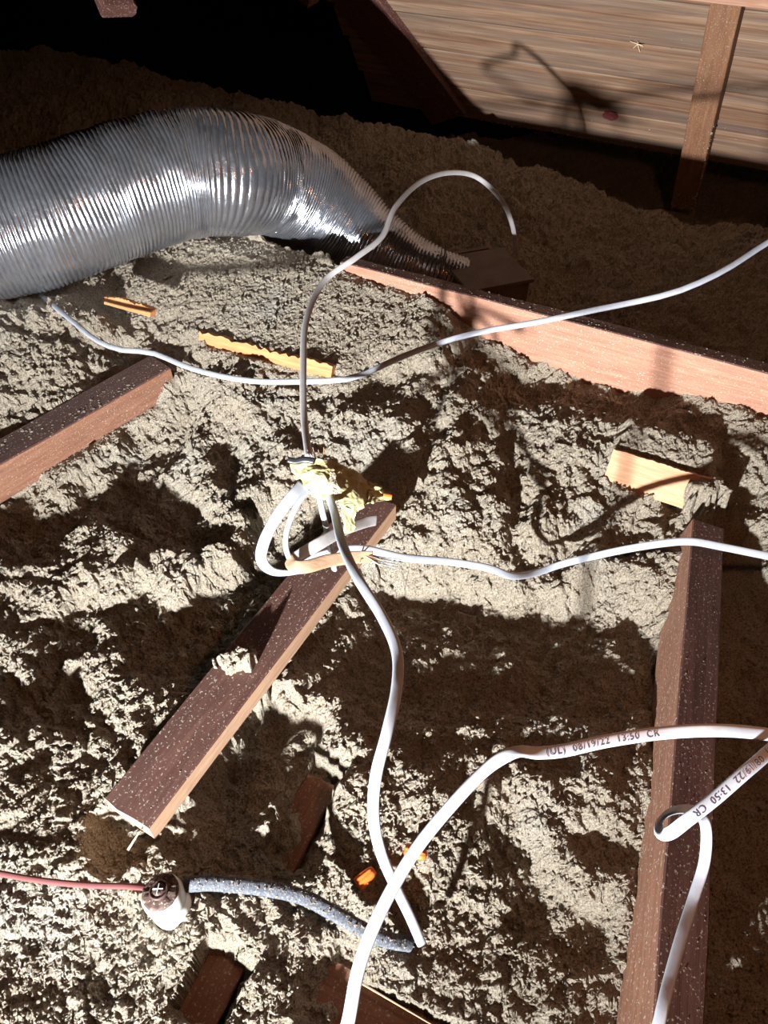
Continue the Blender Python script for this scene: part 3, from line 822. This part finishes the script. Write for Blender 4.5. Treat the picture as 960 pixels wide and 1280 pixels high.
# ------------------------------------------------------------------ the taped splice
def splice():
    c = P(418, 606, .345)
    root = empty('taped_splice', c); tag(root, 'crumpled cream tape ball joining the cables in mid air', 'taped splice')
    X = Vector((1, 0, 0)); U = Vector((0, .707, .707)); N = Vector((0, -.707, .707))
    px = .00121
    K = [(-56,30,5),(-30,29,12),(-18,34,14),(-52,8,5),(-45,-14,4),(-22,-18,14),(-20,8,26),(-2,16,22),(8,-4,28),(10,-24,28),(13,-60,18),(25,-60,14),
         (30,-36,20),(42,-25,14),(70,-20,2),(74,-12,-8),(46,7,-12),(20,22,-6)]
    FC = [(0,3,1),(1,3,6),(3,4,6),(4,5,6),(1,7,2),(1,6,7),(6,8,7),(6,5,8),(5,9,8),(2,7,17),(7,8,17),(17,8,16),(8,13,16),(8,9,13),(13,9,12),(9,11,12),(9,10,11),(16,14,15),(16,13,14)]
    inner = {6, 7, 8}
    V = list(K); back = {}
    for i in inner: back[i] = len(V); V.append((K[i][0], K[i][1], K[i][2] * .2 - 26))
    F = FC + [tuple(back.get(i, i) for i in reversed(f)) for f in FC if any(i in inner for i in f)]
    me = pymesh('tape_wrap', V, F); bm = bmesh.new(); bm.from_mesh(me)
    dup = [f for f in FC if not any(i in inner for i in f)]
    # thin tails get a back of their own
    bm.verts.ensure_lookup_table(); cache = {}
    def bk(i):
        return bm.verts[back[i]] if i in back else bm.verts[i]
    for f in dup:
        cen = [sum(K[i][k] for i in f) / 3 for k in range(3)]; vv = bm.verts.new((cen[0], cen[1], cen[2] - 9)); bm.verts.ensure_lookup_table()
        for q in range(3): bm.faces.new((bk(f[(q + 1) % 3]), bk(f[q]), vv))
    bmesh.ops.recalc_face_normals(bm, faces=bm.faces)
    for it in range(5):
        bmesh.ops.subdivide_edges(bm, edges=bm.edges[:], cuts=1, use_grid_fill=True)
        if it == 1: bmesh.ops.smooth_vert(bm, verts=bm.verts[:], factor=.35, use_axis_x=True, use_axis_y=True, use_axis_z=True)
    bm.normal_update()
    for v in bm.verts:
        q = v.co; n3 = abs(mnoise.noise(q * .055 + Vector((3, 1, 0)))); n4 = abs(mnoise.noise(q * .12)); n5 = mnoise.noise(q * .30)
        q = q + v.normal * (6 * (.3 - n3) + 3 * (.22 - n4) + .35 * n5) + Vector(mnoise.noise_vector(q * .05)) * 2.0
        v.co = X * q.x * px + U * q.y * px + N * q.z * px
    bm.to_mesh(me); bm.free()
    link('tape_wrap', me, M['tape'], root)
    def loc(a, b, n): return X * a * px + U * b * px + N * n * px
    # black tape tip, red tip, small copper ties
    s = Sweep([(*loc(-58, 31, 12), 0), (*loc(-48, 29, 12), 0), (*loc(-36, 31, 13), 0), (*loc(-24, 29, 14), 0)], .010, .006, n=20, m=10, tref=tuple(N)); s.build('black_tape_end', M['black'], root)
    s = Sweep([(*loc(62, -14, 3), 0), (*loc(68, -15, 3), 0), (*loc(73, -16, 3), 0)], .009, .008, n=12, m=12, tref=tuple(N)); q = s.build('wire_nut', M['orange_plastic'], root); q['label'] = 'red-orange tip'
    sticks('bare_copper', [(loc(-28 + 5 * k, 30, 8), loc(-34 + 7 * k, 44 + 3 * (k % 2), 6)) for k in range(4)], .0011, M['kraft'], root)
    ps = []
    rr = random.Random(8)
    for i in range(240):
        a = rr.random(); e = (rr.random() - .5) * 5
        p = loc(-2 + 14 * a + e, 16 - 60 * a + e, 29 - 8 * a); ps.append(p)
    crumbs('insulation_flecks', ps, root, .001, .0036, seed=8)
splice()
# cable ends looping out of the splice
pts = [(378,606,.355,0),(364,622,.35,0),(345,648,.33,0),(330,678,.31,0),(327,700,.28,15),(340,714,.26,50),(362,716,.25,70),(385,712,.235,80),(410,705,.22,80)]
sw2 = Sweep([(*P(u, v, z), a) for u, v, z, a in pts], .0175, .006, n=120)
tag(sw2.build('electrical_cable', M['white']), 'wide flat white cable loop bulging left below the splice', 'cable')
pts = [(385,612,.35,40),(372,630,.34,50),(361,655,.32,55),(357,680,.30,60),(364,702,.27,60),(378,712,.25,70),(395,705,.235,70)]
sw2 = Sweep([(*P(u, v, z), a) for u, v, z, a in pts], .012, .006, n=100)
tag(sw2.build('electrical_cable', M['white']), 'narrow white cable loop just inside the wide one below the splice', 'cable')
pts = [(398,608,.33,60),(402,635,.30,60),(408,660,.26,60),(414,690,.21,60),(418,712,.17,60)]
sw2 = Sweep([(*P(u, v, z), a) for u, v, z, a in pts], .012, .008, n=60)
tag(sw2.build('electrical_cable', M['grey']), 'short grey cable hanging straight down behind the splice', 'cable')
pts = [(362,702,.25,-20),(375,694,.255,-15),(400,679,.26,0),(430,662,.25,10),(455,653,.23,10),(470,650,.215,20)]
sw2 = Sweep([(*P(u, v, z), a) for u, v, z, a in pts], .020, .0055, n=80)
tag(sw2.build('electrical_cable', M['grey']), 'short dusty flat cable rising to the right under the splice', 'cable')
pts = [(360,698,.265,30),(368,708,.27,10),(385,708,.27,0),(410,701,.265,0),(440,697,.255,10),(465,696,.245,25)]
sw2 = Sweep([(*P(u, v, z + .012), a) for u, v, z, a in pts], .020, .003, n=90, m=12)
kr = sw2.build('paper_strip', M['kraft']); tag(kr, 'torn brown paper filler peeled from the cables under the splice', 'paper strip')
sg = []
e0 = P(452, 692, .262)
for k, (u, v) in enumerate([(478,708),(470,700),(457,676),(462,682),(450,704),(480,701)]): sg.append((e0, P(u, v, .262)))
sticks('frayed_fibres', sg, .0016, M['straw'], kr)
sg = [(P(462, 694 + k * 2.5, .215), P(508 - 4 * k, 701 + k * 3, .19)) for k in range(4)]
bw = sticks('bare_wires', sg, .0012, M['white']); tag(bw, 'thin stripped wires fanning right from the torn paper', 'wire')

# ------------------------------------------------------------------ porcelain knob
def lathe(name, prof, mat, parent, seg=48, nz=0.0):
    V = np.zeros((len(prof), seg, 3)); th = np.linspace(0, 2 * np.pi, seg, endpoint=False)
    for i, (r, z) in enumerate(prof):
        V[i, :, 0] = r * np.cos(th); V[i, :, 1] = r * np.sin(th); V[i, :, 2] = z
        if nz: V[i, :, 2] += nz * pn(np.cos(th) * 3 + 7, np.sin(th) * 3 + i)
    return link(name, gridmesh(name, V, closed=True), mat, parent)
kb = P(212, 1130, .040)
kn = empty('porcelain_knob', kb); tag(kn, 'white porcelain knob insulator with rusty nail head, between red wire and black loom', 'insulator')
kn.rotation_euler = (math.radians(-4), math.radians(-8), 0); kn.scale = (.93, .93, .85)
lathe('knob_body', [(0, -.03), (.027, -.03), (.029, -.026), (.029, -.006), (.027, -.002), (.0245, .002), (.0245, .006), (.027, .010), (.0295, .014), (.030, .030), (.029, .038), (.026, .043), (.021, .045), (.0205, .043), (0, .043)], M['porcelain'], kn)
lathe('nail_washer', [(0, .0425), (.0265, .0425), (.0265, .0465), (.0235, .049), (.006, .0495), (0, .0495)], M['leather'], kn, nz=.003)
lathe('nail_head', [(.014, .049), (.0145, .052), (.0125, .0545), (.0115, .0535), (.009, .0530), (.0085, .0545), (.006, .056), (0, .0562)], M['rust'], kn, nz=.001)
sticks('nail_slot', [((-.0075, 0, .0565), (.0075, 0, .0565)), ((0, -.0075, .0565), (0, .0075, .0565))], .0012, M['porcelain'], kn)
pts = [(-40,1085,.055,0),(0,1092,.062,0),(40,1099,.065,0),(80,1104,.066,0),(120,1107,.065,0),(160,1108,.062,0),(190,1110,.045,0)]
s = Sweep([(*P(u, v, z), a) for u, v, z, a in pts], .0082, .0078, n=70)
tag(s.build('wire', M['red_wire']), 'dull red wire running from the left edge to the porcelain knob', 'wire')
pts = [(232,1106,.06,0),(262,1104,.062,0),(300,1107,.062,0),(340,1112,.06,0),(380,1122,.055,0),(415,1140,.045,0),(450,1160,.035,0),(480,1174,.03,0),(512,1180,.01,0)]
s = Sweep([(*P(u, v, z), a) for u, v, z, a in pts], .0195, .019, n=520, m=26)
rib = 1 + .055 * np.sin(np.arange(520)[:, None] * 2.1 + 0) + .06 * pn(np.arange(520)[:, None] * .05, np.arange(26)[None] * .4)
s.V = s.c[:, None] + (s.V - s.c[:, None]) * rib[..., None]
o = s.build('loom_sleeve', M['loom']); tag(o, 'black woven loom sleeve running right from the porcelain knob', 'cable sleeve')
rr = random.Random(2); ps = []
for i in range(420):
    k = rr.randrange(20, 500); th = rr.uniform(.2, 2.8); p = s.c[k] + s.W[k] * math.cos(th) * .0098 + s.N[k] * math.sin(th) * .0098; ps.append(p)
crumbs('insulation_flecks', ps, o, .0007, .0028, seed=21)

# ------------------------------------------------------------------ orange wire nuts
def wire_nut(u, v, z, rot, label):
    e = empty('wire_nut', P(u, v, z)); e.rotation_euler = rot; tag(e, label, 'wire nut')
    seg = 36; prof = [(0, 0), (.0065, 0), (.0068, .004), (.0062, .010), (.0052, .018), (.004, .022), (0, .0225)]
    V = np.zeros((len(prof), seg, 3)); th = np.linspace(0, 2 * np.pi, seg, endpoint=False)
    for i, (r, zz) in enumerate(prof):
        rad = r * (1 + .13 * (np.sin(th * 9) > 0)) * 1.35; V[i, :, 0] = rad * np.cos(th); V[i, :, 1] = rad * np.sin(th); V[i, :, 2] = zz * 1.35
    link('nut_shell', gridmesh('nut_shell', V, closed=True), M['orange_plastic'], e, smooth=False)
    for sx in (-1, 1):
        w_ = link('wing', boxmesh('wing', .003, .004, .012, .0008), M['orange_plastic'], e, smooth=False); w_.location = (sx * .009, 0, .002)
wire_nut(508, 1063, .045, (math.radians(75), 0, math.radians(70)), 'orange wire nut lying just right of the crossing white cables')
wire_nut(447, 1106, .03, (math.radians(70), math.radians(20), math.radians(120)), 'small orange wire nut half buried above the black loom')

# ------------------------------------------------------------------ straws and loose bits
def straw(a, b, r, label):
    o = sticks('straw', [(a, b)], r, M['straw']); tag(o, label, 'straw')
straw(P(556, 1030, .03), P(548, 1085, .015), .003, 'thin tan splinter standing beside the upper orange wire nut')
straw(P(160, 1062, .06), P(174, 1040, .08), .002, 'pale splinter sticking up above the porcelain knob')
straw(P(448, 1227, .008), P(545, 1284, .008), .0014, 'orange straw lying along the bottom flat board')
